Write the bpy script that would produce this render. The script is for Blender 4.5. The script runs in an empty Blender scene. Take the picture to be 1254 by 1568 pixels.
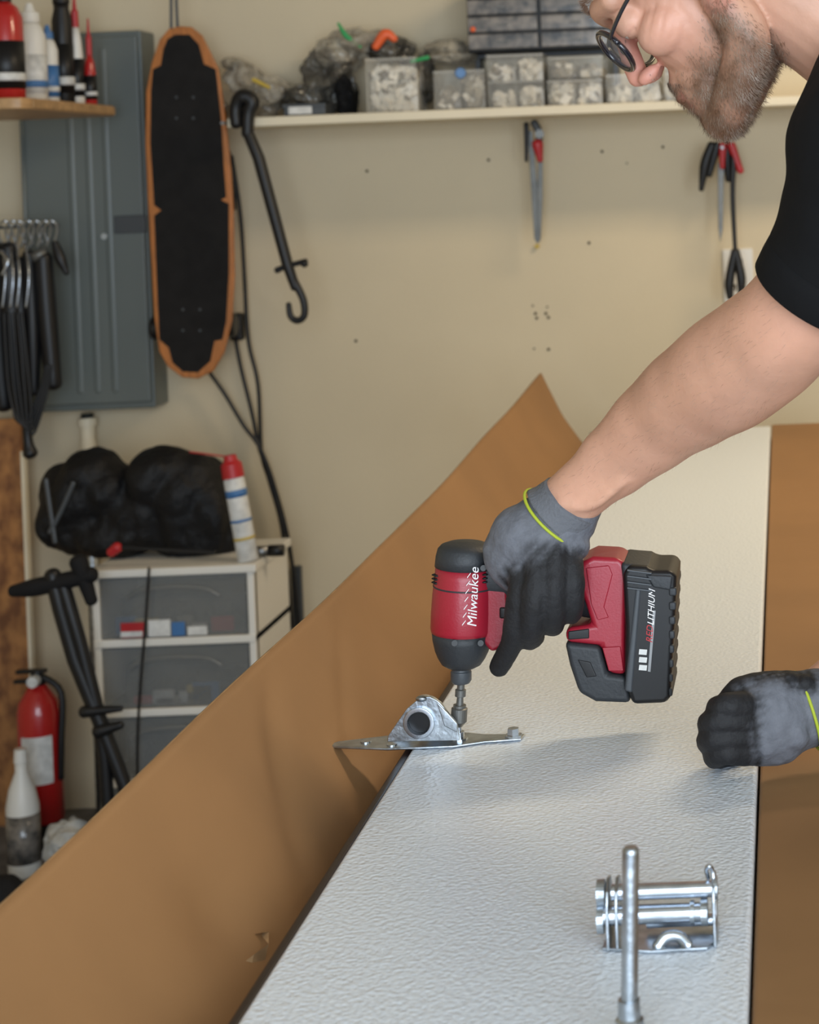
import bpy, bmesh, math, random
from mathutils import Vector, Matrix, kdtree, noise
random.seed(4)
sc=bpy.context.scene
F=2800.0; RS=math.sin(0.04); RC=math.cos(0.04); CZ=1.4
def P(u,v,Y):
    # image pixel coordinates -> metres, for a point standing at distance Y into the garage
    du=u-1195; dv=v-261
    return Vector(((du*RC-dv*RS)*Y/F, Y, CZ-(du*RS+dv*RC)*Y/F))
# ---------------------------------------------------------------- materials
def mat(name,col,rough=.5,metal=0,var=0,vscale=8,bump=0,bscale=60,col2=None,coat=0,trans=0,alpha=1,spec=.5,vcol=False,sheen=0,detail=4,stretch=None,bdist=.002,sss=0,vor=False):
    m=bpy.data.materials.new(name); m.use_nodes=True
    nt=m.node_tree; b=nt.nodes['Principled BSDF']
    b.inputs['Base Color'].default_value=(*col,1)
    b.inputs['Roughness'].default_value=rough; b.inputs['Metallic'].default_value=metal
    b.inputs['Coat Weight'].default_value=coat; b.inputs['Transmission Weight'].default_value=trans
    b.inputs['Alpha'].default_value=alpha; b.inputs['Specular IOR Level'].default_value=spec
    b.inputs['Sheen Weight'].default_value=sheen
    if sss:
        b.inputs['Subsurface Weight'].default_value=sss
        b.inputs['Subsurface Radius'].default_value=(.01,.004,.002); b.inputs['Subsurface Scale'].default_value=.5
    tc=nt.nodes.new('ShaderNodeTexCoord'); src=tc.outputs['Object']
    if stretch:
        mp=nt.nodes.new('ShaderNodeMapping'); mp.inputs['Scale'].default_value=stretch
        nt.links.new(src,mp.inputs[0]); src=mp.outputs[0]
    if var or col2 or vcol:
        n=nt.nodes.new('ShaderNodeTexNoise'); n.inputs['Scale'].default_value=vscale; n.inputs['Detail'].default_value=detail
        nt.links.new(src,n.inputs['Vector'])
        r=nt.nodes.new('ShaderNodeValToRGB'); r.color_ramp.elements[0].position=.35; r.color_ramp.elements[1].position=.65
        if vcol:
            a=nt.nodes.new('ShaderNodeVertexColor'); a.layer_name='Col'
            mx=nt.nodes.new('ShaderNodeMix'); mx.data_type='RGBA'; mx.blend_type='MULTIPLY'; mx.inputs[0].default_value=1
            r.color_ramp.elements[0].color=(1-var,1-var,1-var,1); r.color_ramp.elements[1].color=(1,1,1,1)
            nt.links.new(n.outputs[0],r.inputs[0]); nt.links.new(a.outputs[0],mx.inputs[6]); nt.links.new(r.outputs[0],mx.inputs[7])
            nt.links.new(mx.outputs[2],b.inputs['Base Color'])
        else:
            c2=col2 or tuple(c*(1-var) for c in col)
            r.color_ramp.elements[0].color=(*c2,1); r.color_ramp.elements[1].color=(*col,1)
            nt.links.new(n.outputs[0],r.inputs[0]); nt.links.new(r.outputs[0],b.inputs['Base Color'])
    if bump:
        if vor:
            n=nt.nodes.new('ShaderNodeTexVoronoi'); n.feature='SMOOTH_F1'; n.inputs['Scale'].default_value=bscale
        else:
            n=nt.nodes.new('ShaderNodeTexNoise'); n.inputs['Scale'].default_value=bscale; n.inputs['Detail'].default_value=3
        nt.links.new(src,n.inputs['Vector'])
        bp=nt.nodes.new('ShaderNodeBump'); bp.inputs['Strength'].default_value=bump; bp.inputs['Distance'].default_value=bdist
        nt.links.new(n.outputs[0],bp.inputs['Height']); nt.links.new(bp.outputs[0],b.inputs['Normal'])
    return m
M={}
M['wall']=mat('wall_paint',(.66,.565,.40),.75,var=.09,vscale=1.6,bump=.25,bscale=90)
M['ceil']=mat('ceiling_paint',(.50,.45,.36),.8,var=.1)
M['floor']=mat('concrete',(.20,.19,.18),.8,var=.5,vscale=9,bump=.5,bscale=60)
M['card']=mat('cardboard',(.31,.165,.068),.68,var=.12,vscale=5,bump=.12,bscale=40,bdist=.003,spec=.35)
M['card2']=mat('cardboard_edge',(.46,.28,.13),.8,var=.35,vscale=60)
M['panel']=mat('embossed_steel',(.82,.89,.97),.30,bump=.8,bscale=270,bdist=.0012,spec=.6,col2=(.73,.80,.89),vscale=300,detail=1,vor=True)
M['seal']=mat('rubber_seal',(.018,.010,.009),.4)
M['wood']=mat('table_wood',(.4,.25,.12),.6,var=.3,vscale=10,stretch=(8,1,8))
M['shelfw']=mat('shelf_white',(.74,.66,.50),.5,var=.06)
M['shelfwood']=mat('shelf_pine',(.50,.30,.14),.45,var=.25,vscale=14,stretch=(6,1,6))
M['osb']=mat('osb_board',(.42,.19,.06),.7,col2=(.16,.06,.02),vscale=30,stretch=(1,1,.6),bump=.5)
M['greybox']=mat('painted_steel_grey',(.125,.145,.14),.38,var=.06,vscale=3)
M['greydk']=mat('dark_grey_plastic',(.05,.057,.065),.4)
M['orange']=mat('deck_maple',(.46,.16,.035),.4,var=.25,vscale=20,stretch=(6,1,1))
M['grip']=mat('grip_tape',(.011,.010,.010),.85,var=.3,vscale=30,bump=.4,bscale=400,spec=.3)
M['black']=mat('black_plastic',(.006,.006,.007),.42,spec=.4)
M['blackm']=mat('black_matte',(.006,.006,.007),.8,bump=.3,bscale=80,spec=.3)
M['bag']=mat('black_nylon',(.005,.005,.006),.6,bump=.8,bscale=26,bdist=.012,spec=.3)
M['red']=mat('red_plastic',(.31,.011,.026),.38,coat=.12,bump=.08,bscale=500)
M['redext']=mat('red_enamel',(.42,.012,.012),.25,coat=.5)
M['redcap']=mat('red_cap',(.42,.015,.02),.4)
M['rubber']=mat('grey_rubber',(.022,.025,.029),.55,bump=.2,bscale=300)
M['steel']=mat('galvanised_steel',(.54,.60,.66),.34,1,var=.35,vscale=60,bump=.25,bscale=150)
M['chrome']=mat('zinc_plated_steel',(.58,.64,.72),.25,1,var=.2,vscale=80)
M['steeld']=mat('dull_steel',(.26,.26,.26),.4,1,var=.2)
M['tool']=mat('tool_steel',(.17,.17,.16),.45,.6,var=.2,vscale=40)
M['white']=mat('white_plastic',(.72,.70,.65),.4)
M['label']=mat('white_label',(.72,.72,.70),.5,var=.25,vscale=60)
M['ink']=mat('white_ink',(.8,.78,.78),.5)
M['blue']=mat('blue_label',(.05,.16,.38),.4)
M['lime']=mat('lime_binding',(.38,.45,.03),.7)
M['green']=mat('green_plastic',(.03,.32,.1),.4)
M['orangep']=mat('orange_plastic',(.75,.12,.03),.45)
M['yellow']=mat('yellow_plastic',(.5,.36,.05),.5)
M['clear']=mat('clear_plastic',(.80,.78,.72),.10,alpha=.18,coat=.5,bump=.2,bscale=20)
M['smoke']=mat('translucent_drawer',(.26,.27,.27),.22,alpha=.42,bump=.15,bscale=5,coat=.2)
M['drawerin']=mat('drawer_interior',(.09,.09,.09),.6,col2=(.025,.025,.025),vscale=14)
M['contents']=mat('small_parts',(.34,.31,.25),.4,col2=(.16,.14,.12),vscale=22,detail=1)
M['contents2']=mat('small_parts_light',(.74,.70,.62),.35,col2=(.56,.52,.44),vscale=18,detail=1)
M['bagclr']=mat('poly_bag',(.60,.55,.45),.15,col2=(.22,.19,.15),vscale=20,alpha=.6,bump=1,bscale=22,bdist=.03,coat=.6)
M['bagdk']=mat('poly_bag_dark',(.14,.13,.11),.18,col2=(.02,.02,.02),vscale=16,alpha=.85,bump=1,bscale=24,bdist=.03,coat=.6)
M['drawerd']=mat('dark_drawer',(.05,.05,.05),.2,col2=(.24,.21,.18),vscale=34,coat=.4)
M['skin']=mat('skin',(.6,.35,.25),.46,vcol=True,var=.09,vscale=40,bump=.22,bscale=240,bdist=.0012,sss=.12,spec=.4)
M['glove']=mat('glove_knit',(.1,.1,.1),.72,vcol=True,var=.2,vscale=120,bump=.6,bscale=300,bdist=.0012)
M['cuffk']=mat('cuff_knit',(.12,.125,.14),.8,bump=.6,bscale=300)
M['shirt']=mat('black_cotton',(.0045,.0045,.005),.9,bump=.5,bscale=14,bdist=.012,spec=.2)
M['jeans']=mat('denim',(.04,.06,.11),.8,var=.3,vscale=40)
M['hairm']=mat('beard_hair',(.17,.085,.045),.5,col2=(.34,.26,.20),vscale=70)
M['frame']=mat('glasses_frame',(.012,.012,.018),.2,coat=.5)
M['lens']=mat('lens_glass',(.35,.40,.52),.03,alpha=.38,coat=1)
M['eye']=mat('eye_white',(.6,.52,.46),.2)
M['rag']=mat('white_rag',(.45,.45,.43),.9,var=.3,vscale=30,bump=1,bscale=30,bdist=.01)
M['hole']=mat('dark_hole',(.05,.035,.02),.9)
# ---------------------------------------------------------------- geometry
def top(name,loc):
    e=bpy.data.objects.new(name,None); e.empty_display_size=.05; e.location=loc
    sc.collection.objects.link(e); return e
def add(name,g,m,par=None,smooth=False,bevel=0,bseg=2,sub=0,weld=False):
    me=bpy.data.meshes.new(name); me.from_pydata([tuple(v) for v in g[0]],[],g[1]); me.update()
    bm=bmesh.new(); bm.from_mesh(me)
    if weld: bmesh.ops.remove_doubles(bm,verts=bm.verts,dist=1e-5)
    bmesh.ops.recalc_face_normals(bm,faces=bm.faces); bm.to_mesh(me); bm.free()
    me.materials.append(M[m] if isinstance(m,str) else m)
    o=bpy.data.objects.new(name,me); sc.collection.objects.link(o)
    if par is not None: o.parent=par; o.location=-par.location
    if smooth: 
        for p in me.polygons: p.use_smooth=True
    if bevel:
        b=o.modifiers.new('b','BEVEL'); b.width=bevel; b.segments=bseg; b.limit_method='ANGLE'; b.angle_limit=.6
        for p in me.polygons: p.use_smooth=True
        w=o.modifiers.new('w','WEIGHTED_NORMAL')
    if sub:
        s=o.modifiers.new('s','SUBSURF'); s.levels=sub; s.render_levels=sub
    return o
def merge(*gs):
    V=[];Fc=[]
    for v,f in gs:
        k=len(V); V+=list(v); Fc+=[tuple(i+k for i in q) for q in f]
    return V,Fc
def g_box(a,b):
    x0,y0,z0=a;x1,y1,z1=b
    v=[Vector(p) for p in [(x0,y0,z0),(x1,y0,z0),(x1,y1,z0),(x0,y1,z0),(x0,y0,z1),(x1,y0,z1),(x1,y1,z1),(x0,y1,z1)]]
    return v,[(0,3,2,1),(4,5,6,7),(0,1,5,4),(1,2,6,5),(2,3,7,6),(3,0,4,7)]
def g_bits(x0,x1,y0,y1,z0,z1,n,s=.009):
    gs=[]
    for _ in range(n):
        sx=s*random.uniform(.3,1.3);sy=s*random.uniform(.3,.8);sz=s*random.uniform(.3,1)
        R=Matrix.Rotation(random.uniform(0,3),3,'Z')@Matrix.Rotation(random.uniform(-.8,.8),3,'X')@Matrix.Rotation(random.uniform(-.8,.8),3,'Y')
        m_=s*1.0
        c=Vector((random.uniform(min(x0+m_,(x0+x1)/2),max(x1-m_,(x0+x1)/2)),random.uniform(min(y0+m_,y1),y1),random.uniform(z0+s*.5,max(z0+s*.6,z1-s*.6))))
        v,f=g_box((-sx,-sy,-sz),(sx,sy,sz)); gs.append(([c+R@q for q in v],f))
    return merge(*gs)
def g_prism(pts,vec):
    n=len(pts); vec=Vector(vec)
    v=[Vector(p) for p in pts]+[Vector(p)+vec for p in pts]
    f=[tuple(range(n)),tuple(range(2*n-1,n-1,-1))]+[(i,i+n,(i+1)%n+n,(i+1)%n) for i in range(n)]
    return v,f
def pr(uv,Y,t): return g_prism([P(u,v,Y) for u,v in uv],(0,t,0))
def bx(u0,v0,u1,v1,Y,dep):
    c=P((u0+u1)/2,(v0+v1)/2,Y); w=(u1-u0)*Y/F/2; h=(v1-v0)*Y/F/2
    return g_box((c.x-w,Y,c.z-h),(c.x+w,Y+dep,c.z+h))
def catmull(pts,rad,k):
    if k<=1 or len(pts)<2: return pts,rad
    n=len(pts); P_=[];R_=[]
    for i in range(n-1):
        p0=pts[max(i-1,0)];p1=pts[i];p2=pts[i+1];p3=pts[min(i+2,n-1)]
        for j in range(k):
            t=j/k
            P_.append(.5*((2*p1)+(p2-p0)*t+(2*p0-5*p1+4*p2-p3)*t*t+(3*p1-p0-3*p2+p3)*t**3))
            s=t*t*(3-2*t)
            a=rad[i];b=rad[i+1]
            R_.append((a[0]+(b[0]-a[0])*s,a[1]+(b[1]-a[1])*s))
    P_.append(pts[-1]);R_.append(rad[-1]); return P_,R_
def g_sweep(pts,rad,n=14,k=5,ref=None,dome=True):
    pts=[Vector(p) for p in pts]
    if not isinstance(rad,(list,)): rad=[rad]*len(pts)
    rad=[(r,r) if not isinstance(r,tuple) else r for r in rad]
    pts,rad=catmull(pts,rad,k)
    T=[(pts[min(i+1,len(pts)-1)]-pts[max(i-1,0)]).normalized() for i in range(len(pts))]
    if dome:
        r0=max(rad[0]);r1=max(rad[-1]); a,b=[],[]
        for q in (.35,.75,.95):
            c=math.sqrt(1-q*q)
            a.insert(0,(pts[0]-T[0]*r0*q*.8,(rad[0][0]*c,rad[0][1]*c)))
            b.append((pts[-1]+T[-1]*r1*q*.8,(rad[-1][0]*c,rad[-1][1]*c)))
        pts=[x[0] for x in a]+pts+[x[0] for x in b]; rad=[x[1] for x in a]+rad+[x[1] for x in b]
        T=[T[0]]*3+T+[T[-1]]*3
    u=Vector(ref) if ref is not None else (Vector((0,1,0)) if abs(T[0].y)<.8 else Vector((1,0,0)))
    u=(u-T[0]*u.dot(T[0])).normalized(); V=[];Fc=[]
    for i,(p,r) in enumerate(zip(pts,rad)):
        if ref is not None: u=Vector(ref)
        u=(u-T[i]*u.dot(T[i])).normalized(); w=T[i].cross(u)
        for j in range(n):
            a=2*math.pi*j/n; V.append(p+u*math.cos(a)*r[0]+w*math.sin(a)*r[1])
        if i:
            for j in range(n):
                q=(i-1)*n; Fc.append((q+j,q+(j+1)%n,q+n+(j+1)%n,q+n+j))
    Fc.append(tuple(range(n))[::-1]); q=(len(pts)-1)*n; Fc.append(tuple(range(q,q+n)))
    return V,Fc
def g_lathe(p0,p1,prof,n=32):
    p0=Vector(p0);p1=Vector(p1);d=p1-p0;T=d.normalized()
    u=Vector((0,1,0)) if abs(T.y)<.8 else Vector((1,0,0)); u=(u-T*u.dot(T)).normalized(); w=T.cross(u)
    V=[];Fc=[]
    for i,(t,r) in enumerate(prof):
        for j in range(n):
            a=2*math.pi*j/n; V.append(p0+d*t+(u*math.cos(a)+w*math.sin(a))*r)
        if i:
            for j in range(n):
                q=(i-1)*n; Fc.append((q+j,q+(j+1)%n,q+n+(j+1)%n,q+n+j))
    if prof[0][1]>1e-6: Fc.append(tuple(range(n))[::-1])
    if prof[-1][1]>1e-6: q=(len(prof)-1)*n; Fc.append(tuple(range(q,q+n)))
    return V,Fc
def g_cyl(p0,p1,r,n=20): return g_lathe(p0,p1,[(0,r),(1,r)],n)
def g_ring(p0,p1,ro,ri,n=32):
    g=g_lathe(p0,p1,[(0,ri),(0,ro),(1,ro),(1,ri),(0,ri)],n); return g[0],[f for f in g[1] if len(f)==4]
def g_ell(c,r,ax=None,n=24,m=14):
    c=Vector(c); ax=ax or (Vector((1,0,0)),Vector((0,1,0)),Vector((0,0,1))); V=[];Fc=[]
    for i in range(m+1):
        th=math.pi*i/m
        for j in range(n):
            a=2*math.pi*j/n
            V.append(c+ax[0]*r[0]*math.sin(th)*math.cos(a)+ax[1]*r[1]*math.sin(th)*math.sin(a)+ax[2]*r[2]*math.cos(th))
        if i:
            for j in range(n):
                q=(i-1)*n; Fc.append((q+j,q+(j+1)%n,q+n+(j+1)%n,q+n+j))
    return V,Fc
def blob(name,c,r,m,par,amp=.25,fs=12,seed=0,n=48,flatz=None,ridge=False,ymin=None):
    V,Fc=g_ell(c,r,n=n,m=n//2); c=Vector(c); out=[]
    for v in V:
        q0=v*fs+Vector((seed*7.3,seed,0))
        if ridge: k=1+amp*(noise.ridged_multi_fractal(q0,.9,2.1,5,1.0,2.0)-1.1)*.5
        else: k=1+amp*noise.fractal(q0,1.0,2.0,4)+amp*.6*abs(noise.noise(v*fs*2.3+Vector((seed,0,3))))
        q=c+(v-c)*k
        if flatz is not None and q.z<flatz: q.z=flatz
        if ymin is not None and q.y>ymin: q.y=ymin
        out.append(q)
    return add(name,(out,Fc),m,par,smooth=not ridge,weld=True)
def g_plate_hole(c,outline,rh,Y,t,n=48):
    V=[];Fc=[];cx,cy=c
    for i in range(n):
        a=2*math.pi*i/n; d=(math.cos(a),math.sin(a)); best=None
        for k in range(len(outline)):
            x1,y1=outline[k];x2,y2=outline[(k+1)%len(outline)]
            ex,ey=x2-x1,y2-y1; den=d[0]*ey-d[1]*ex
            if abs(den)<1e-9: continue
            s=((x1-cx)*ey-(y1-cy)*ex)/den; w=((x1-cx)*d[1]-(y1-cy)*d[0])/den
            if s>0 and -1e-6<=w<=1+1e-6: best=s if best is None else max(best,s)
        best=best or rh*1.2
        for yy in (Y,Y+t):
            a_=P(cx+d[0]*best,cy+d[1]*best,Y); b_=P(cx+d[0]*rh,cy+d[1]*rh,Y)
            V+= [Vector((a_.x,yy,a_.z)),Vector((b_.x,yy,b_.z))]
    for i in range(n):
        a=i*4;b=((i+1)%n)*4
        Fc+=[(a,b,b+1,a+1),(a+2,a+3,b+3,b+2),(a,a+2,b+2,b),(a+1,b+1,b+3,a+3)]
    return V,Fc
def organic(name,parts,voxel,m,par,smooth=6,colfn=None,disp=None,flatz=None):
    V=[];Fc=[];C=[]
    for g,col in parts:
        k=len(V);V+=list(g[0]);Fc+=[tuple(i+k for i in q) for q in g[1]];C+=[col]*len(g[0])
    me=bpy.data.meshes.new(name+'_src'); me.from_pydata([tuple(v) for v in V],[],Fc); me.update()
    bm=bmesh.new();bm.from_mesh(me);bmesh.ops.recalc_face_normals(bm,faces=bm.faces);bm.to_mesh(me);bm.free()
    o=bpy.data.objects.new(name+'_src',me); sc.collection.objects.link(o)
    r=o.modifiers.new('r','REMESH'); r.mode='VOXEL'; r.voxel_size=voxel
    s=o.modifiers.new('s','SMOOTH'); s.iterations=smooth; s.factor=.5
    dg=bpy.context.evaluated_depsgraph_get(); dg.update()
    new=bpy.data.meshes.new_from_object(o.evaluated_get(dg)); new.name=name
    bpy.data.objects.remove(o)
    if disp:
        ns=[v.normal.copy() for v in new.vertices]
        for v,n_ in zip(new.vertices,ns): v.co=v.co+n_*disp(v.co,n_)
    if flatz is not None:
        for v in new.vertices:
            if v.co.z<flatz: v.co.z=flatz
    kd=kdtree.KDTree(len(V))
    for i,v in enumerate(V): kd.insert(v,i)
    kd.balance()
    ca=new.color_attributes.new('Col','FLOAT_COLOR','POINT')
    for i,v in enumerate(new.vertices):
        acc=Vector((0,0,0));ws=0
        for co,idx,d in kd.find_n(v.co,5):
            w=1/(d+.001)**2; acc+=Vector(C[idx])*w; ws+=w
        c=acc/ws
        if colfn: c=colfn(v.co,v.normal,c)
        ca.data[i].color=(c[0],c[1],c[2],1)
    new.materials.clear(); new.materials.append(M[m])
    for p in new.polygons: p.use_smooth=True
    ob=bpy.data.objects.new(name,new); sc.collection.objects.link(ob)
    if par is not None: ob.parent=par; ob.location=-par.location
    return ob
def text(name,body,size,fn,m,par):
    cu=bpy.data.curves.new(name,'FONT'); cu.body=body; cu.size=size; cu.extrude=.0001; cu.resolution_u=3; cu.shear=.35
    o=bpy.data.objects.new(name,cu); sc.collection.objects.link(o)
    dg=bpy.context.evaluated_depsgraph_get(); dg.update()
    me=bpy.data.meshes.new_from_object(o.evaluated_get(dg)); bpy.data.objects.remove(o)
    g=([fn(v.co) for v in me.vertices],[tuple(p.vertices) for p in me.polygons])
    return add(name,g,m,par)
def flat_text(name,body,size,u,v,Y,ang,m,par):
    p=P(u,v,Y); r=Vector((math.cos(ang),0,math.sin(ang))); up=Vector((-math.sin(ang),0,math.cos(ang)))
    return text(name,body,size,lambda c:p+r*c.x+up*c.y+Vector((0,-c.z,0)),m,par)
# ---------------------------------------------------------------- room shell
WY=4.2
add('wall_back',g_box((-1.9,WY,0),(2.6,WY+.1,2.6)),'wall')
add('wall_left',g_box((-2.0,-1.4,0),(-1.9,WY+.1,2.6)),'wall')
add('wall_right',g_box((2.6,-1.4,0),(2.7,WY+.1,2.6)),'wall')
add('floor',g_box((-2.0,-1.4,-.1),(2.7,WY+.1,0)),'floor')
add('ceiling',g_box((-2.0,-1.4,2.6),(2.7,WY+.1,2.7)),'ceil')
g=[]
for (u,v) in [(748,245),(562,262),(820,480),(836,480),(822,487),(840,486),(816,468),(838,470),(818,534),(840,535),(960,250),(1015,225),(922,232),(902,372),(545,522),(905,664)]:
    c=P(u,v,WY); r=.0035 if random.random()<.5 else .0022
    g.append(g_cyl(c+Vector((0,-.0015,0)),c+Vector((0,.003,0)),r,10))
e=top('wall_screw_holes',P(820,400,WY)); add('holes',merge(*g),'hole',e)
# ---------------------------------------------------------------- worktable, panel, cardboard
PZ=CZ-.52
e=top('worktable',Vector((-.12,2.2,0)))
add('table_top',g_box((-.40,.62,.785),(.20,3.78,.825)),'wood',e,bevel=.003)
for i,(x,y) in enumerate([(-.36,.7),(.12,.7),(-.36,3.65),(.12,3.65),(-.36,2.2),(.12,2.2)]):
    add('leg_%d'%i,g_box((x,y,0),(x+.05,y+.05,.785)),'wood',e,bevel=.003)
for i,y in enumerate((.7,2.2,3.65)): add('brace_%d'%i,g_box((-.31,y,.25),(.12,y+.04,.31)),'wood',e)
e=top('insulated_door_panel',Vector((-.2,2.2,PZ)))
add('steel_face',g_box((-.362,.66,PZ-.034),(-.041,3.73,PZ)),'panel',e,bevel=.004,bseg=3)
add('edge_seal',g_box((-.370,.66,PZ-.036),(-.3625,3.73,PZ-.003)),'seal',e,bevel=.002)
add('edge_lip',g_sweep([(-.371,.67,PZ-.018),(-.371,3.72,PZ-.018)],.0022,n=8,k=1),'steeld',e)
e=top('cardboard_carton',Vector((-.2,2.2,.83)))
add('carton_base',g_box((-.385,.64,.826),(-.03,3.76,.8455)),'card',e)
add('carton_right',g_box((-.039,.64,.826),(.19,3.80,.873)),'card',e,bevel=.003)
ny=240;nx=20;V=[];Fc=[]
def flap_top(y):
    if y<2.25: X=-.497; Z=-.430
    else:
        t=(y-2.25)/1.45; X=-.497-.010*t; Z=-.430+.034*t**1.3
    return X,Z+.0015*math.sin(y*9)
def flap_pt(y,s):
    X,Z=flap_top(y)
    x=-.392+(X+.392)*s; z=-.572+(Z+.572)*s
    bow=math.sin(math.pi*s)*.006
    w=.006*noise.noise(Vector((x*6,y*2.2,z*8)))*math.sin(math.pi*min(1,s*1.4)) 
    cr=.007*math.exp(-((y-1.44-.25*s)/.028)**2)*math.sin(math.pi*s)+.004*math.exp(-((y-1.62-.35*s)/.02)**2)*math.sin(math.pi*s)
    dent=.006*math.exp(-((y-1.33)/.05)**2-((s-.35)/.2)**2)
    x+= -bow+w-cr-dent; z+= -bow+w-dent
    y2=y-.06*((y-3.6)/.12)*(1-s) if y>3.6 else y
    return Vector((x,y2,CZ+z))
for i in range(ny+1):
    y=.66+(3.72-.66)*i/ny
    for j in range(nx+1):
        V.append(flap_pt(y,j/nx))
        if i and j:
            q=i*(nx+1)+j; Fc.append((q-1,q,q-nx-1,q-nx-2))
o=add('carton_flap',(V,Fc),'card',e,smooth=True); o.data.materials.append(M['card2'])
s=o.modifiers.new('t','SOLIDIFY'); s.thickness=.005; s.offset=-1; s.material_offset_rim=1
FN=Vector((.80,0,.59))
def fpt(y,s,h): return flap_pt(y,s)+FN*h
# torn spot near the lower edge: dark opening with curled paper lips
ys=[(1.315,.10),(1.330,.06),(1.352,.09),(1.362,.16),(1.348,.20),(1.334,.17),(1.320,.19),(1.308,.15)]
c=fpt(1.335,.13,.0012)
add('torn_opening',([c]+[fpt(a,b,.0012) for a,b in ys],[(0,i+1,(i+1)%8+1) for i in range(8)]),'hole',e)
add('torn_lips',([fpt(1.315,.10,.001),fpt(1.308,.15,.001),fpt(1.318,.14,.010),fpt(1.348,.20,.001),fpt(1.362,.16,.001),fpt(1.352,.145,.012),fpt(1.335,.12,.014),fpt(1.33,.06,.001)],[(0,1,2),(3,4,5),(0,2,7),(2,6,7),(4,5,6)]),'card2',e)
# ---------------------------------------------------------------- back shelf
e=top('wall_shelf',Vector((-.5,4.08,1.55)))
SZ=1.56
add('board',g_box((-1.19,3.95,1.540),(.25,WY,SZ)),'shelfw',e,bevel=.002)
def xat(u,Y,v=120): return P(u,v,Y).x
def shelfbox(name,u0,u1,h,Y,dep,m,inner=None,z0=SZ,cells=1,rows=1,bev=.003,fill=(.5,.95)):
    x0=xat(u0,Y);x1=xat(u1,Y); e=top(name,Vector(((x0+x1)/2,Y+dep/2,z0)))
    add('case',g_box((x0,Y,z0+.0005),(x1,Y+dep,z0+h)),m,e,bevel=bev)
    if inner:
        g=[];g2=[];dv=[]
        for c in range(cells):
            for r_ in range(rows):
                a=x0+(x1-x0)*c/cells+.003; b=x0+(x1-x0)*(c+1)/cells-.003
                lo=z0+h*r_/rows+.003; hi=z0+h*(r_+1)/rows-.003; hh=lo+(hi-lo)*random.uniform(*fill)
                n=int(14*(b-a)/.05*(hh-lo)/.04)+7
                g.append(g_bits(a,b,Y+.004,Y+.03,lo,hh,n,s=.013)); g2.append(g_bits(a,b,Y+.002,Y+.02,lo,hh,n//3,s=.008))
                g.append(g_box((a+.002,Y+.034,lo),(b-.002,Y+dep-.006,lo+(hh-lo)*.85)))
                dv.append(g_box((a-.0035,Y+.001,lo-.002),(a-.002,Y+dep-.002,hi)))
                dv.append(g_box((a-.003,Y-.0012,hi+.0),(b+.003,Y+.002,hi+.003)))
        add('contents',merge(*g),inner,e); add('loose_parts',merge(*g2),'contents' if inner=='contents2' else 'contents2',e)
        add('dividers',merge(*dv),'clear',e)
    add('lid',g_box((x0-.001,Y-.002,z0+h-.005),(x1+.001,Y+dep,z0+h+.002)),m,e,bevel=.001)
    return e
shelfbox('screw_organizer',560,638,.118,3.98,.12,'clear','contents2')
shelfbox('screw_organizer',664,742,.085,3.98,.13,'clear','contents',cells=2)
shelfbox('parts_case',746,832,.115,3.98,.15,'clear','contents2',cells=2,rows=2)
shelfbox('parts_case',838,922,.055,3.98,.15,'clear','contents2',cells=2)
shelfbox('parts_case',840,924,.048,3.985,.14,'clear','contents',cells=2,z0=SZ+.058)
shelfbox('parts_case',928,1010,.062,3.98,.15,'clear','contents2',cells=2)
shelfbox('parts_case',1016,1100,.12,3.98,.15,'clear','contents2',cells=2,rows=2)
e=shelfbox('cardboard_box',432,496,.024,3.97,.08,'greydk')
x0=xat(440,3.968);add('label',g_box((x0,3.9665,SZ+.004),(x0+.05,3.9698,SZ+.02)),'label',e)
z0=SZ+.128
x0=xat(715,4.02);x1=xat(940,4.02); e=top('small_parts_cabinet',Vector(((x0+x1)/2,4.1,z0)))
add('frame',g_box((x0,4.05,z0),(x1,WY-.01,z0+.16)),'black',e,bevel=.003)
g=[];k=[];bi=[]
for r_ in range(4):
    for c in range(2):
        a=x0+(x1-x0)*c/2+.004;b=x0+(x1-x0)*(c+1)/2-.004;lo=z0+.005+r_*.038
        g.append(g_box((a,4.03,lo),(b,4.06,lo+.033))); k.append(g_box(((a+b)/2-.012,4.022,lo+.012),((a+b)/2+.012,4.03,lo+.017)))
add('drawers',merge(*g),'drawerd',e,bevel=.002); add('pulls',merge(*k),'smoke',e)
p=P(724,45,4.028); add('knob',g_ell(p,(.006,.004,.006)),'orangep',e,smooth=True)
e=top('riser_board',Vector(((x0+x1)/2,4.1,SZ+.12))); add('board',merge(g_box((x0,4.14,SZ+.121),(x1,WY,z0)),g_box((x0,4.14,SZ),(x0+.01,WY,SZ+.121)),g_box((x1-.01,4.14,SZ),(x1,WY,SZ+.121))),'greydk',e)
e=top('plastic_bag_pile',P(500,130,4.08))
for i,(u,v,w,h,m_) in enumerate([(392,158,.055,.035,'bagclr'),(378,120,.040,.035,'bagclr'),(415,140,.045,.03,'bagclr'),(360,97,.025,.02,'bagclr'),(505,115,.05,.065,'bagdk'),(545,68,.080,.03,'bagclr'),(600,78,.05,.03,'bagdk'),(652,120,.020,.05,'bagdk'),(690,88,.05,.02,'bagclr'),(468,152,.05,.03,'bagdk'),(530,150,.022,.045,'blackm'),(520,85,.05,.035,'bagclr'),(680,75,.045,.02,'bagclr')]):
    blob('bag_%d'%i,P(u,v,4.10),(w,.055,h),m_,e,amp=.9,fs=12,seed=i,flatz=SZ+.001,ridge=True,ymin=WY-.005)
e=top('green_putty_knife',P(540,50,4.05)); add('blade',g_sweep([P(518,36,4.04),P(530,55,4.04),P(552,72,4.04)],[.003,.006,.003],n=8),'green',e,smooth=True)
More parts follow.
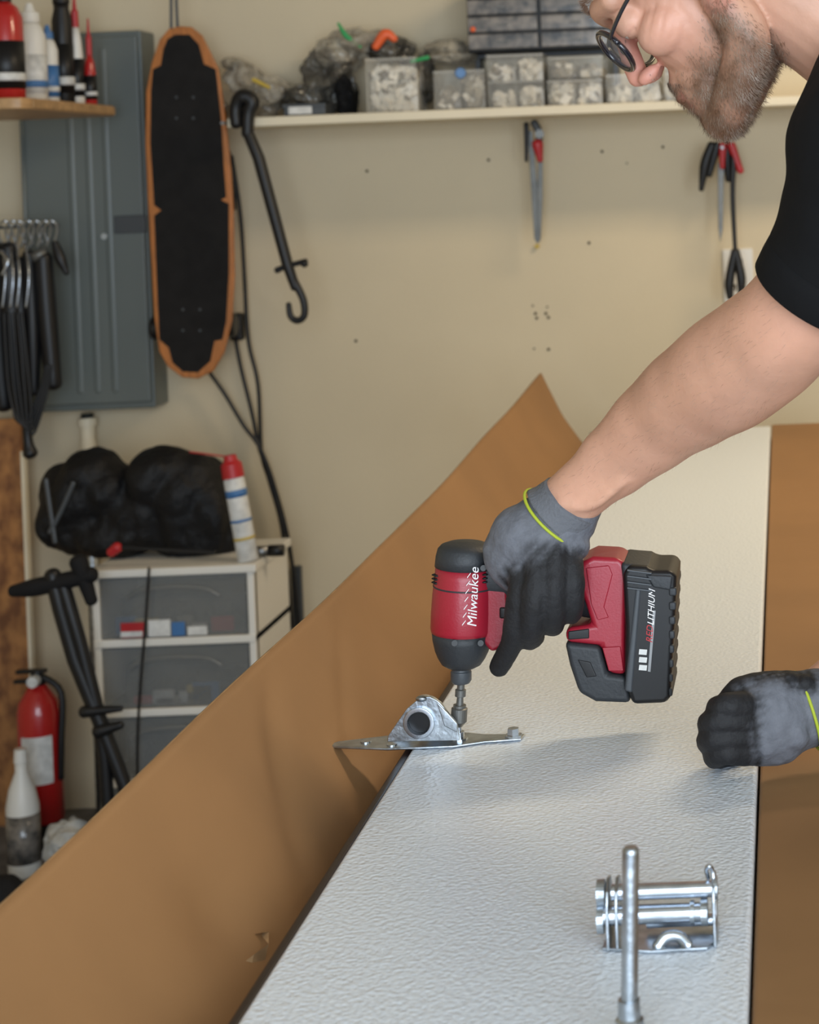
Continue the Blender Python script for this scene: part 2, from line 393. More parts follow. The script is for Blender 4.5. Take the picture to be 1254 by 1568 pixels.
e=top('orange_tool_grip',P(595,60,4.05)); add('grip',g_sweep([P(575,72,4.03),P(590,52,4.03),P(604,60,4.03)],[.009,.012,.008],n=10),'orangep',e,smooth=True)
e=top('green_clip',P(650,88,4.0)); add('clip',g_sweep([P(630,94,3.985),P(655,88,3.985)],[.004,.005],n=8),'green',e,smooth=True)
e=top('blue_bottle_cap',P(705,108,4.0)); add('cap',g_lathe(P(705,112,3.965),P(705,112,3.977),[(0,.010),(.3,.012),(1,.012)]),'blue',e,smooth=False)
e=top('yellow_driver',P(400,125,4.0)); add('handle',g_sweep([P(388,122,4.03),P(412,134,4.03)],[.005,.004],n=8),'yellow',e,smooth=True)
# ---------------------------------------------------------------- electrical panel
e=top('breaker_panel',P(130,340,4.15))
c0=P(28,620,4.1);c1=P(226,45,4.1); xa,xb=P(32,330,4.1).x,P(224,330,4.1).x
add('cabinet',g_box((xa,4.11,c0.z-.02),(xb,WY,c1.z)),'greybox',e,bevel=.004)
zb,zt=c0.z-.005,c1.z-.012
add('door',g_box((xa+.006,4.098,zb),(xb-.006,4.112,zt)),'greybox',e,bevel=.004)
for i,t in enumerate((.42,.56,.70)):
    x=xa+(xb-xa)*t; add('ridge_%d'%i,g_sweep([(x,4.1,zb+.03),(x,4.1,zt-.03)],[(.004,.010)]*2,k=1,n=10,ref=(0,1,0)),'greybox',e,smooth=True)
add('latch',bx(174,330,222,357,4.092,.008),'greydk',e,bevel=.002)
p=P(160,362,4.097); add('latch_plate',g_cyl(p,p+Vector((0,-.004,0)),.007),'steel',e)
add('hinge',g_cyl((xa+.012,4.095,zb),(xa+.012,4.095,zt),.005),'greybox',e,smooth=True)
e=top('conduit_pipe',P(135,665,4.15)); p=P(132,640,4.16)
add('pipe',g_cyl((p.x,4.165,.0),(p.x,4.165,p.z+.01),.014),'steel',e,smooth=True)
add('coupling',g_lathe((p.x,4.165,p.z-.09),(p.x,4.165,p.z+.0),[(0,.016),(0,.018),(.4,.018),(.4,.016),(.8,.016),(.8,.021),(1,.021)]),'shelfw',e,smooth=False)
# ---------------------------------------------------------------- skateboard
e=top('skateboard',P(290,310,4.03))
OUT=[(258,44),(275,40),(292,41),(308,54),(322,82),(333,105),(344,180),(351,240),(356,320),(358,420),(354,490),(342,540),(326,568),(303,580),(278,578),(257,562),(243,538),(236,490),(231,400),(226,310),(222,220),(223,140),(232,95),(244,60)]
GR=[(256,60),(268,53),(290,53),(304,68),(312,98),(330,106),(338,180),(342,250),(346,302),(338,306),(350,312),(350,420),(346,492),(340,520),(328,522),(322,553),(303,570),(280,569),(264,555),(258,532),(244,520),(240,430),(236,330),(247,322),(236,314),(230,220),(231,140),(234,106),(246,100),(250,76)]
add('deck',pr(OUT,4.028,.012),'orange',e,bevel=.003)
add('grip_tape',pr(GR,4.0265,.0012),'grip',e)
for k_,v0 in enumerate((165,490)):
    hub=P(290 if k_ else 284,v0,4.07)
    add('truck_%d'%k_,merge(g_box((hub.x-.02,4.04,hub.z-.03),(hub.x+.02,4.06,hub.z+.03)),g_sweep([hub+Vector((-.075,.005,0)),hub+Vector((.085,.005,0))],.01,k=1)),'steeld',e,smooth=False,bevel=.002)
    for s_ in (-1,1):
        dx=(.056 if s_<0 else .072) if k_ else .055
        a=hub+Vector((s_*dx,.005,-.015)); b_=hub+Vector((s_*(dx+.03),.005,-.015))
        add('wheel_%d_%d'%(k_,s_),g_lathe(a,b_,[(0,.01),(0,.022),(.15,.027),(.85,.027),(1,.022),(1,.01)]),'black',e,smooth=False,bevel=.001)
    g=[]
    for dx in (-13,13):
        for dy in (-16,16):
            q=P((293 if k_ else 283)+dx,v0+dy,4.026); g.append(g_cyl(q,q+Vector((0,-.001,0)),.003,10))
    add('bolts_%d'%k_,merge(*g),'greydk',e)
add('hanging_strap',merge(g_sweep([P(262,-40,4.05),P(262,48,4.04)],.0035,k=1,n=8),g_sweep([P(268,-40,4.05),P(272,48,4.04)],.0035,k=1,n=8)),'greydk',e)
# ---------------------------------------------------------------- hook bar
e=top('hook_bar',P(420,300,4.1)); Yh=3.93
add('shaft',g_sweep([P(378,200,Yh),P(396,242,Yh),P(440,405,Yh),P(452,440,Yh)],[.012,.013,.012,.010],k=1,n=14),'black',e,smooth=True)
add('head',merge(g_sweep([P(362,190,Yh),P(361,165,Yh),P(372,148,Yh),P(386,156,Yh),P(380,176,Yh),P(379,205,Yh)],[.013,.014,.018,.016,.014,.013]),g_sweep([P(366,155,Yh),P(374,142,Yh)],.010,k=1)),'black',e,smooth=True)
add('hook',g_sweep([P(450,430,Yh),P(464,458,Yh),P(466,482,Yh),P(456,491,Yh),P(445,484,Yh),P(442,466,Yh)],[.009,.008,.0075,.0075,.007,.006]),'black',e,smooth=True)
add('cross_pin',merge(g_sweep([P(424,414,Yh),P(438,408,Yh),P(468,400,Yh)],[.007,.006,.006]),g_cyl(P(466,404,Yh-.01),P(466,404,Yh+.01),.008)),'black',e,smooth=True)
add('wall_hook',g_cyl((-1.195,Yh,1.55),(-1.195,WY,1.55),.004),'steeld',e)
# ---------------------------------------------------------------- cables
e=top('power_cable',P(400,700,4.15)); Yc=4.17
for i,pts in enumerate([[(355,240),(368,330),(374,420),(380,520),(395,590),(400,690),(412,735),(430,800),(440,880),(442,960),(440,1220)],
                        [(357,500),(368,560),(385,630),(398,690),(420,745),(440,820),(452,900),(458,970)],
                        [(322,572),(345,605),(372,650),(400,690),(424,760),(437,850),(446,960)],
                        [(345,220),(356,250),(360,320)]]):
    add('strand_%d'%i,g_sweep([P(u,v,Yc-.006*i) for u,v in pts],.0045 if i<3 else .003,n=8,k=6),'black',e,smooth=True)
add('plug',bx(350,480,370,522,4.15,.03),'black',e,bevel=.006)
e=top('cable_cover',P(455,915,4.18)); c_=P(452,868,4.18); add('strip',g_box((c_.x-.011,4.182,0),(c_.x+.011,WY,c_.z)),'greydk',e,bevel=.003)
# ---------------------------------------------------------------- hanging tools
e=top('long_nose_shears',P(820,280,4.1)); Yp=4.12
add('blades',merge(pr([(808,200),(815,200),(823,290),(828,362),(823,374),(818,366),(813,290)],Yp,.004),pr([(824,240),(831,240),(831,300),(828,366),(825,372),(822,300)],Yp-.006,.004)),'tool',e,bevel=.001)
add('red_grip',g_sweep([P(823,220,Yp-.014),P(827,245,Yp-.014)],[.013,.007]),'redcap',e,smooth=True)
add('black_grip',g_sweep([P(806,190,Yp-.01),P(806,246,Yp-.01)],[.006,.004]),'black',e,smooth=True)
add('pivot',g_cyl(P(826,205,Yp-.02),P(826,205,Yp+.01),.010),'tool',e)
add('upper_head',g_sweep([P(818,188,Yp-.005),P(826,205,Yp-.005),P(824,225,Yp-.005)],[.009,.009,.007]),'greydk',e,smooth=True)
p=P(823,377,WY); add('nail',g_cyl(p,p+Vector((0,-.012,0)),.005),'yellow',e)
e=top('pliers_set',P(1100,250,4.1)); Yp=4.1
add('grips',merge(g_sweep([P(1090,222,Yp),P(1080,250,Yp),P(1074,290,Yp)],[.010,.012,.006]),g_sweep([P(1098,222,Yp),P(1086,268,Yp)],[.01,.007])),'black',e,smooth=True)
add('red_grips',merge(g_sweep([P(1106,222,Yp),P(1106,256,Yp)],[.010,.006]),g_sweep([P(1120,222,Yp),P(1134,262,Yp)],[.010,.008])),'redcap',e,smooth=True)
add('black_back_grips',merge(g_sweep([P(1112,222,Yp+.02),P(1116,275,Yp+.02)],[.014,.008])),'black',e,smooth=True)
add('jaws',pr([(1099,250),(1109,250),(1107,350),(1103,372),(1100,350)],Yp+.01,.006),'tool',e,bevel=.001)
add('hook',g_cyl(P(1106,226,4.08),P(1106,226,4.2),.004),'steeld',e)
add('crimper',merge(g_sweep([P(1124,230,Yp),P(1122,300,Yp),P(1126,385,Yp)],[.008,.006,.005]),g_sweep([P(1125,385,Yp),P(1117,430,Yp),P(1118,455,Yp)],[.009,.011,.008]),g_sweep([P(1127,385,Yp),P(1135,425,Yp),P(1135,450,Yp)],[.009,.011,.008])),'black',e,smooth=True)
e=top('power_outlet',P(1131,420,4.19)); add('cover_plate',bx(1108,381,1154,462,4.193,.008),'white',e,bevel=.002)
g=[];
for vv in (402,440):
    for uu in (1126,1136): g.append(bx(uu-1.5,vv-5,uu+1.5,vv+5,4.1905,.004))
add('slots',merge(*g),'hole',e); add('sockets',merge(bx(1120,393,1142,412,4.1915,.004),bx(1120,431,1142,450,4.1915,.004)),'white',e,bevel=.001)
# ---------------------------------------------------------------- left shelf and bottles
e=top('corner_shelf',Vector((-1.65,3.8,1.57)))
xs=P(45,140,3.55).x
xf=P(182,178,4.03).x
zs=P(100,165,3.8).z-.012
add('board',g_prism([Vector((a,b,zs)) for a,b in [(-1.9,3.52),(xs-.03,3.52),(xs-.008,3.53),(xs,3.56),(xf,4.0),(xf-.01,4.03),(-1.9,4.03)]],(0,0,.022)),'shelfwood',e,bevel=.003)
add('edge_band',g_prism([Vector((a,b,zs+.003)) for a,b in [(xs+.0005,3.56),(xs+.003,3.56),(xf+.003,4.0),(xf,4.0)]],(0,0,.016)),'card2',e)
add('bracket',merge(g_box((-1.9,3.7,zs-.02),(-1.7,3.72,zs)),g_box((-1.9,3.7,zs-.16),(-1.88,3.72,zs))),'steeld',e)
zs2=zs+.022
def bottle(name,u,Y,r,h,m,capm,capr,caph,labm=None,sh=.12):
    x=P(u,100,Y).x; p0=Vector((x,Y,zs2)); e=top(name,p0)
    add('body',g_lathe(p0,p0+Vector((0,0,h)),[(0,r*.9),(.02,r),(1-sh*1.4,r),(1-sh*.5,r*.75),(1,capr*.9)]),m,e,smooth=True)
    add('cap',g_lathe(p0+Vector((0,0,h)),p0+Vector((0,0,h+caph)),[(0,capr),(.5,capr*.95),(.55,capr*.6),(1,capr*.3)]),capm,e,smooth=False)
    if labm:
        add('label',g_lathe(p0+Vector((0,0,h*.12)),p0+Vector((0,0,h*.6)),[(0,r+.0008),(1,r+.0008)]),labm,e,smooth=True)
        add('label_print',g_lathe(p0+Vector((0,0,h*.2)),p0+Vector((0,0,h*.28)),[(0,r+.0014),(1,r+.0014)]),'label' if labm!='label' else 'blue',e,smooth=True)
bottle('lubricant_bottle',10,3.66,.034,.20,'redext','black',.014,.04,'black')
bottle('clear_bottle',48,3.80,.030,.17,'white','white',.02,.04,'label')
bottle('cleaner_bottle',74,3.87,.020,.14,'white','blue',.012,.03,'blue')
bottle('spray_can',97,3.92,.021,.22,'black','black',.018,.02,'black')
bottle('glue_bottle',117,3.95,.015,.17,'white','redcap',.008,.07,'black',sh=.3)
bottle('glue_bottle',137,3.97,.013,.11,'redext','redcap',.006,.08,'black',sh=.3)
# ---------------------------------------------------------------- left rack tools
e=top('hanging_hand_tools',P(40,500,4.0)); Yt=3.98
add('rail',g_box((-1.9,4.0,P(30,350,4).z),(P(88,352,4).x,4.012,P(30,345,4).z)),'greydk',e)
g=[]
for i,u in enumerate((2,14,24,38,50,64,74)):
    g.append(g_sweep([P(u,372,Yt),P(u-6,352,Yt-.01),P(u+4,338,Yt-.02),P(u+14,350,Yt-.01),P(u+8,378,Yt)],.0028,n=8))
    if i<4: g.append(g_sweep([P(u,370,Yt),P(u+6,420,Yt-.03),P(u+2,470,Yt-.03)],[.003,.002,.003],n=8))
g.append(g_sweep([P(2,385,Yt-.03),P(12,400,Yt-.04),P(4,420,Yt-.04)],.004,n=8))
add('chrome_shanks',merge(*g),'chrome',e,smooth=True)
add('tool_handles',merge(g_sweep([P(66,395,Yt),P(72,480,Yt),P(82,588,Yt)],[.02,.021,.018]),g_sweep([P(84,372,Yt),P(92,395,Yt),P(102,418,Yt)],[.008,.012,.006]),
   g_sweep([P(44,390,Yt),P(50,500,Yt),P(52,600,Yt)],[.014,.018,.012]),g_sweep([P(12,380,Yt),P(18,470,Yt),P(20,560,Yt),P(30,640,Yt)],[.018,.026,.022,.012]),
   g_sweep([P(-10,380,Yt),P(-6,500,Yt),P(6,620,Yt)],[.02,.03,.02]),g_sweep([P(28,400,Yt),P(36,560,Yt),P(42,665,Yt),P(46,694,Yt)],[.014,.016,.010,.016])),'black',e,smooth=True)
add('collar',g_cyl(P(58,385,Yt),P(64,396,Yt),.020),'tool',e,smooth=True)
g=[]
for i in range(5): g.append(g_sweep([P(6+i*7,480,Yt-.03),P(14+i*8,600,Yt-.03),P(34+i*4,650+i*4,Yt-.03),P(60+i*3,600,Yt-.02),P(70+i*2,560,Yt-.02)],.003,n=8))
add('cord_loops',merge(*g),'black',e,smooth=True)
e=top('osb_sheet',P(15,900,4.12)); xo=P(36,800,4.1).x
add('sheet',g_box((-1.895,4.1,.0),(xo,4.112,P(10,642,4.1).z)),'osb',e)
add('trim_strip',g_box((xo+.002,4.09,.0),(xo+.010,4.11,P(45,690,4.1).z)),'shelfw',e,bevel=.001)
# ---------------------------------------------------------------- plastic drawers
YF=3.70; xl=P(142,900,YF).x; xr=P(390,900,YF).x; zt=P(265,868,YF).z
e=top('plastic_drawer_unit',Vector(((xl+xr)/2,YF+.12,0)))
dz=.1415; g=[g_box((xl-.006,YF-.01,zt-.016),(xr+.006,3.96,zt))]
for s_ in (xl,xr-.014): g.append(g_box((s_,YF-.006,.012),(s_+.014,YF+.016,zt-.016)))
g.append(g_box((xr-.006,YF+.002,.012),(xr,3.955,zt-.016))); g.append(g_box((xl,YF+.002,.012),(xl+.006,3.955,zt-.016))); g.append(g_box((xl,3.945,.012),(xr,3.955,zt-.016)))
z=zt-.016
for i in range(4):
    z-=dz; g.append(g_box((xl,YF-.008,z),(xr,3.95,z+.016)))
g.append(g_box((xl,YF,0),(xr,3.95,.02)))
add('frame',merge(*g),'white',e,bevel=.002)
z=zt-.016; xm=(xl+xr)/2; w=(xr-xl)*.28
cols=['redcap','label','label','blue','yellow','contents']
for i in range(4):
    z-=dz
    add('drawer_%d'%i,merge(g_box((xl+.016,YF-.004,z+.018),(xr-.016,YF-.001,z+dz-.002)),g_box((xl+.016,YF-.001,z+.018),(xr-.016,3.94,z+.021))),'smoke',e,bevel=.001)
    zz=z+dz-.04
    add('handle_%d'%i,g_sweep([(xm-w,YF-.006,zz-.004),(xm-w*.7,YF-.008,zz+.012),(xm,YF-.010,zz+.018),(xm+w*.7,YF-.008,zz+.012),(xm+w,YF-.006,zz-.004)],.0035,n=8),'smoke',e,smooth=True)
    add('stowed_items_%d'%i,merge(g_box((xl+.03,YF+.07,z+.022),(xr-.03,3.93,z+.085)),g_bits(xl+.03,xr-.03,YF+.02,YF+.08,z+.022,z+.07,26,s=.02)),'drawerin',e)
    for j in range(6 if i<2 else 4):
        a=random.uniform(xl+.03,xr-.09); hh=random.uniform(.012,.04)
        add('packet_%d_%d'%(i,j),g_box((a,YF+.004,z+.022),(a+random.uniform(.025,.06),YF+.015,z+.022+hh)),cols[(i*2+j)%6],e,bevel=.003)
z1=zt-.016-dz
for u0,u1,hh,m_ in ((186,222,.030,'redcap'),(228,262,.034,'label'),(264,284,.028,'blue'),(288,318,.018,'label')):
    a=P(u0,950,YF).x;b=P(u1,950,YF).x; add('front_packet_%d'%u0,g_box((a,YF-.0075,z1+.019),(b,YF-.0045,z1+.019+hh)),m_,e,bevel=.001)
a=P(186,950,YF).x; add('packet_stripe',g_box((a,YF-.0082,z1+.021),(a+.044,YF-.0074,z1+.032)),'label',e)
ztop=zt
e=top('black_duffel_bag',P(230,780,3.83))
bg_=[]
for (u,v,w_,h_) in [(300,800,.105,.10),(285,752,.09,.075),(240,735,.05,.065),(262,712,.045,.04),(215,790,.10,.08),(125,765,.085,.085),(138,722,.055,.045),(90,800,.05,.06),(180,815,.13,.05),(330,790,.055,.085),(170,755,.06,.06)]:
    bg_.append((g_ell(P(u,v,3.85),(w_,.085,h_)),(.01,.01,.01)))
def bagdisp(co,n_): 
    return .018*noise.noise(co*8)+.013*(abs(noise.noise(Vector((co.x*20,co.y*12,co.z*9))+Vector((3,1,7))))-.25)+.005*(abs(noise.noise(co*34))-.2)
organic('slumped_body',bg_,.007,'bag',e,smooth=14,disp=bagdisp,flatz=ztop+.002)
for i,pts in enumerate([[(70,735),(78,790),(84,830)],[(112,740),(92,785),(76,815)]]):
    add('strap_%d'%i,g_sweep([P(u,v,3.735) for u,v in pts],[(.003,.005)]*len(pts),n=8),'greydk',e,smooth=True)
e=top('red_screwdriver',P(175,838,3.72)); add('handle',g_sweep([P(170,846,3.72),P(180,838,3.72)],[.010,.011]),'redcap',e,smooth=True); add('shaft',g_cyl(P(186,838,3.72),P(330,846,3.72),.004),'black',e)
p0=P(380,852,3.73); p0.z=ztop+.001; p1=P(356,722,3.73); e=top('aerosol_can',p0)
add('body',g_lathe(p0,p1,[(0,.018),(.01,.021),(.9,.021),(.97,.016),(1,.014)]),'label',e,smooth=True)
add('band',g_lathe(p0+(p1-p0)*.72,p0+(p1-p0)*.80,[(0,.0215),(1,.0215)]),'blue',e,smooth=True)
add('band_2',g_lathe(p0+(p1-p0)*.44,p0+(p1-p0)*.47,[(0,.0215),(1,.0215)]),'blue',e,smooth=True)
add('band_3',g_lathe(p0+(p1-p0)*.24,p0+(p1-p0)*.27,[(0,.0215),(1,.0215)]),'yellow',e,smooth=True)
d=(p1-p0).normalized(); add('cap',g_lathe(p1-d*.012,p1+d*.034,[(0,.022),(.6,.021),(.75,.014),(1,.012),(1,0)]),'redcap',e,smooth=False)
add('straw',g_cyl(p1+d*.030,P(290,692,3.73),.0016,8),'redcap',e)
e=top('socket_bit',P(410,838,3.75)); a=P(386,842,3.76);b=P(412,838,3.76);a.z=b.z=ztop+.013
add('sleeve',g_cyl(a,b,.011),'steeld',e,smooth=True); add('tip',g_cyl(b,b+Vector((.03,0,0)),.012),'black',e,smooth=True)
e=top('dangling_cord',P(225,1000,3.68)); add('cord',g_sweep([P(228,870,3.68),P(222,960,3.68),P(214,1060,3.68),P(210,1160,3.68),P(214,1318,3.68)],.0028,n=8),'black',e,smooth=True)
# ---------------------------------------------------------------- folded stand
e=top('tripod_stand',P(120,1050,3.6)); Ys=3.58
add('legs',merge(g_sweep([P(80,880,Ys),P(115,1010,Ys),P(190,1200,Ys),P(215,1330,Ys)],[.016,.016,.014,.014],k=2),g_sweep([P(95,890,Ys),P(150,1090,Ys),P(165,1230,Ys),P(170,1340,Ys)],[.014,.013,.013,.013],k=2)),'black',e,smooth=True)
add('head',merge(g_sweep([P(20,905,Ys),P(60,898,Ys),P(140,880,Ys)],[.012,.018,.016]),g_sweep([P(120,860,Ys),P(140,920,Ys)],[.018,.012])),'blackm',e,smooth=True)
add('clamps',merge(g_sweep([P(128,1090,Ys-.01),P(185,1085,Ys-.01)],[.012,.006]),g_sweep([P(150,1120,Ys-.01),P(185,1110,Ys-.01)],[.014,.008])),'black',e,smooth=True)
# ---------------------------------------------------------------- fire extinguisher
p0=P(66,1258,3.95); pt=P(57,1048,3.95); hgt=pt.z-p0.z
e=top('fire_extinguisher',Vector((p0.x,3.95,0)))
q=Vector((p0.x,3.95,max(p0.z,.02))); r=.045
add('stand',g_lathe((p0.x,3.95,0),q,[(0,r*1.05),(0.2,r*1.1),(1,r*.9)]),'blackm',e)
add('cylinder',g_lathe(q,q+Vector((0,0,hgt)),[(0,.03),(.02,r),(.80,r),(.88,r*.9),(.95,r*.6),(1,r*.4)]),'redext',e,smooth=True)
t_=q+Vector((0,0,hgt)); add('valve',g_lathe(t_-Vector((0,0,.01)),t_+Vector((0,0,.03)),[(0,.016),(.6,.016),(1,.011)]),'black',e)
add('levers',merge(g_box(t_+Vector((-.045,-.008,.025)),t_+Vector((.02,.008,.033))),g_box(t_+Vector((-.05,-.008,.004)),t_+Vector((.0,.008,.012)))),'black',e,bevel=.002)
add('gauge',g_cyl(t_+Vector((0,-.03,.012)),t_+Vector((0,-.01,.012)),.012),'label',e)
add('hose',g_sweep([t_+Vector((.012,0,.015)),t_+Vector((.05,0,-.02)),t_+Vector((.05,-.01,-.12)),t_+Vector((.046,-.01,-.2))],.007),'black',e,smooth=True)
V=[];Fc=[]
for i in range(13):
    a=-math.pi/2-.75+1.5*i/12+.2
    for zz in (.09,.19): V.append(q+Vector(((r+.001)*math.cos(a),(r+.001)*math.sin(a),hgt*zz/.29)))
    if i: Fc.append((2*i-2,2*i,2*i+1,2*i-1))
add('label',(V,Fc),'label',e,smooth=True)
e=top('detergent_bottle',P(35,1200,3.85)); p=P(36,1275,3.8); p.z=0
add('body',g_lathe(p,p+Vector((0,0,.24)),[(0,.030),(.03,.033),(.6,.033),(.75,.026),(.9,.012),(1,.012)]),'white',e,smooth=True)
add('cap',g_lathe(p+Vector((0,0,.235)),p+Vector((0,0,.262)),[(0,.014),(1,.012)]),'white',e)
add('label',g_lathe(p+Vector((0,0,.03)),p+Vector((0,0,.13)),[(0,.0338),(1,.0338)]),'drawerd',e,smooth=True)
e=top('crumpled_rag',P(95,1290,3.75)); blob('cloth',P(104,1292,3.72),(.045,.05,.045),'rag',e,amp=.7,fs=14,seed=9,flatz=.001,ridge=True)
e=top('black_tool_case',P(-20,1330,3.75)); blob('case',Vector((P(-8,1330,3.55).x,3.58,.03)),(.04,.05,.05),'blackm',e,amp=.2,fs=15,seed=3,flatz=.001)
# ---------------------------------------------------------------- bracket on the panel
YB=1.705
e=top('corner_bracket',P(650,1120,YB))
zb=PZ+.0008
def flat(pts,t=.0022,z=zb): return g_prism([Vector((x,y,z)) for x,y in pts],(0,0,t))
L=lambda u:P(u,1132,YB).x
add('base_plate',flat([(L(503),YB-.004),(L(520),YB-.010),(L(600),YB-.022),(L(700),YB-.022),(L(745),YB-.012),(L(800),YB-.008),(L(803),YB+.006),(L(740),YB+.010),(L(700),YB+.020),(L(600),YB+.020),(L(515),YB+.006)]),'steel',e,bevel=.0007)
g=g_plate_hole((641,1108),[(588,1136),(604,1112),(622,1086),(640,1071),(656,1066),(672,1074),(690,1096),(700,1106),(704,1134)],17,YB-.018,.0025)
g2=g_plate_hole((643,1107),[(592,1136),(606,1112),(624,1086),(642,1071),(658,1066),(674,1074),(690,1096),(700,1106),(704,1134)],17,YB+.014,.0025)
add('upright_plates',merge(g,g2),'steel',e,bevel=.0006)
p=P(641,1108,YB-.022); add('barrel',g_ring(p,p+Vector((0,.042,0)),.0145,.0108),'chrome',e,smooth=False,bevel=.0008)
add('dark_plug',g_lathe(p+Vector((0,.008,0)),p+Vector((0,.040,0)),[(0,.003),(0,.0107),(1,.0107),(1,.003)]),'black',e)  # black plug added inside the barrel so its interior reads as dark shade
add('bridge',g_sweep([P(646,1070,YB-.016),P(650,1068,YB+.014)],[(.006,.003)]*2,k=1),'steel',e,smooth=True)
add('gusset',g_prism([P(668,1074,YB-.0195),P(684,1090,YB-.0195),P(700,1108,YB-.0195),P(700,1122,YB-.0195),P(680,1112,YB-.0195)],(0,.003,0)),'steel',e,bevel=.0008)
g=[]
for u,dy in ((787,-.002),(604,-.012),(560,0)):
    c=Vector((L(u),YB+dy,zb+.0022))
    if u==787: g.append(g_lathe(c,c+Vector((0,0,.008)),[(0,.0085),(.25,.0085),(.25,.006),(1,.0055)],6))
    else: g.append(g_lathe(c,c+Vector((0,0,.001)),[(0,.005),(1,.005)],16))
add('fasteners',merge(*g),'chrome',e)
sx=P(703,1120,YB)
add('screw',g_lathe((sx.x,YB-.003,zb+.002),(sx.x,YB-.003,zb+.017),[(0,.0085),(.12,.0085),(.12,.0055),(.5,.0055),(.5,.003),(1,.003)],12),'chrome',e)
# ---------------------------------------------------------------- impact driver
YD=1.702
e=top('impact_driver',P(715,930,YD))
K=YD/F
a0=P(706,1022,YD); a1=P(714,833,YD)
def lp(pr_): return g_lathe(a0,a1,[(t,r*K) for t,r in pr_],40)
add('nose_housing',lp([(0,0),(0,20),(.03,30),(.08,36),(.14,41),(.22,45),(.30,47)]),'rubber',e,smooth=True)
add('motor_housing',lp([(.285,44),(.29,47.5),(.32,49),(.45,49),(.60,48),(.74,46),(.83,45)]),'red',e,smooth=True)
add('housing_groove',lp([(.655,46.8),(.66,47.9),(.667,47.9),(.672,46.6)]),'rubber',e,smooth=True)
add('rear_cap',lp([(.815,43),(.82,46.5),(.90,45.5),(.96,43),(.99,38),(1.01,28),(1.02,0)]),'rubber',e,smooth=True)
g=[]
for i in range(3):
    z=a0+(a1-a0)*(.72+.03*i)
    for s_ in (-1.2,-1.0,.85): 
        c=z+Vector((math.sin(s_)*46.5*K,-math.cos(s_)*46.5*K,0)); g.append(g_ell(c,(.003,.002,.0011)))
add('vents',merge(*g),'black',e)
add('clamshell_screws',merge(*[g_cyl(P(u,v,YD-.030),P(u,v,YD-.02),.0028,12) for u,v in ((696,985),(736,985),(740,870))]),'black',e)
add('anvil',g_lathe(P(706,1046,YD),P(706,1020,YD),[(0,13*K),(.2,16*K),(.7,16*K),(.75,14*K),(1,14*K)]),'greydk',e,smooth=False,bevel=.0006)
bt=Vector((sx.x,YB-.003,zb+.014)); b0=P(706,1046,YD)
add('bit_holder',g_lathe(bt,b0,[(0,.0035),(.1,.0065),(.12,.0075),(.42,.0075),(.44,.006),(.5,.006),(.5,.0035),(.68,.003),(.7,.005),(.85,.005),(.87,.0035),(1,.0035)],24),'tool',e,smooth=False)
add('trigger_housing',pr([(745,852),(768,858),(776,885),(779,930),(781,965),(772,992),(752,1000),(735,980),(735,860)],YD-.015,.03),'red',e,bevel=.006,bseg=3)
add('selector',pr([(764,930),(778,930),(778,948),(764,948)],YD-.0165,.033),'black',e,bevel=.002)
add('trigger',g_sweep([P(768,960,YD),P(776,985,YD)],[(.008,.010),(.007,.006)]),'black',e,smooth=True)
add('handle',g_sweep([P(745,880,YD),P(800,893,YD),P(850,900,YD),P(905,903,YD)],[(.017,.024),(.016,.021),(.016,.021),(.019,.026)],n=24,ref=(0,1,0)),'rubber',e,smooth=True)
add('foot_housing',pr([(884,872),(893,860),(908,853),(948,855),(962,868),(960,900),(957,960),(957,1010),(958,1035),(932,1032),(920,990),(866,984),(866,963),(906,957),(896,925),(886,900)],YD-.028,.056),'red',e,bevel=.005,bseg=3)
add('foot_inset',pr([(897,870),(932,866),(938,880),(925,930),(932,946),(915,950),(905,925)],YD-.0295,.003),'red',e,bevel=.001)
add('foot_recess',pr([(922,992),(950,990),(955,1028),(932,1028)],YD-.0296,.003),'red',e,bevel=.001)
add('foot_badge',pr([(870,967),(902,963),(902,978),(870,980)],YD-.0290,.002),'black',e,bevel=.001)
add('lower_bumper',pr([(864,984),(918,990),(930,1033),(960,1037),(966,1078),(912,1076),(886,1062),(872,1020)],YD-.030,.060),'rubber',e,bevel=.005,bseg=3)
add('gauge_window',pr([(884,1010),(904,1014),(914,1036),(898,1038)],YD-.0308,.002),'black',e,bevel=.001)
add('battery_body',pr([(953,880),(962,866),(990,868),(998,874),(1030,874),(1036,884),(1034,940),(1030,1000),(1027,1068),(1020,1078),(968,1080),(956,1045),(957,960)],YD-.037,.074),'black',e,bevel=.006,bseg=3)
add('battery_rail',pr([(973,900),(982,900),(968,1062),(956,1058)],YD-.0385,.004),'greydk',e,bevel=.002)
add('battery_shoulder',pr([(988,880),(1030,882),(1027,905),(1000,900)],YD-.039,.004),'rubber',e,bevel=.002)
add('battery_latch',pr([(950,862),(990,866),(1003,876),(1000,912),(985,915),(955,905)],YD-.033,.066),'rubber',e,bevel=.004)
g=[pr([(960,872+k*9),(998,877+k*9),(998,880+k*9),(960,875+k*9)],YD-.0395,.003) for k in range(4)]
add('latch_ribs',merge(*g),'greydk',e,bevel=.0006)
g=[bx(1024,900+k*22,1036-k*.9,913+k*22,YD-.0385,.077) for k in range(8)]
add('battery_ribs',merge(*g),'rubber',e,bevel=.002)
ax=(a1-a0).normalized(); rr=49.4*K
def onbody(c0_,th0):
    def f(c):
        th=th0-(c.y)/rr; p=a0+ax*(c.x+c0_)
        return p+Vector((math.sin(th)*(rr+c.z),-math.cos(th)*(rr+c.z),0))
    return f
text('lettering','Milwaukee',.0128,onbody(.043,.58),'ink',e)
g=[]
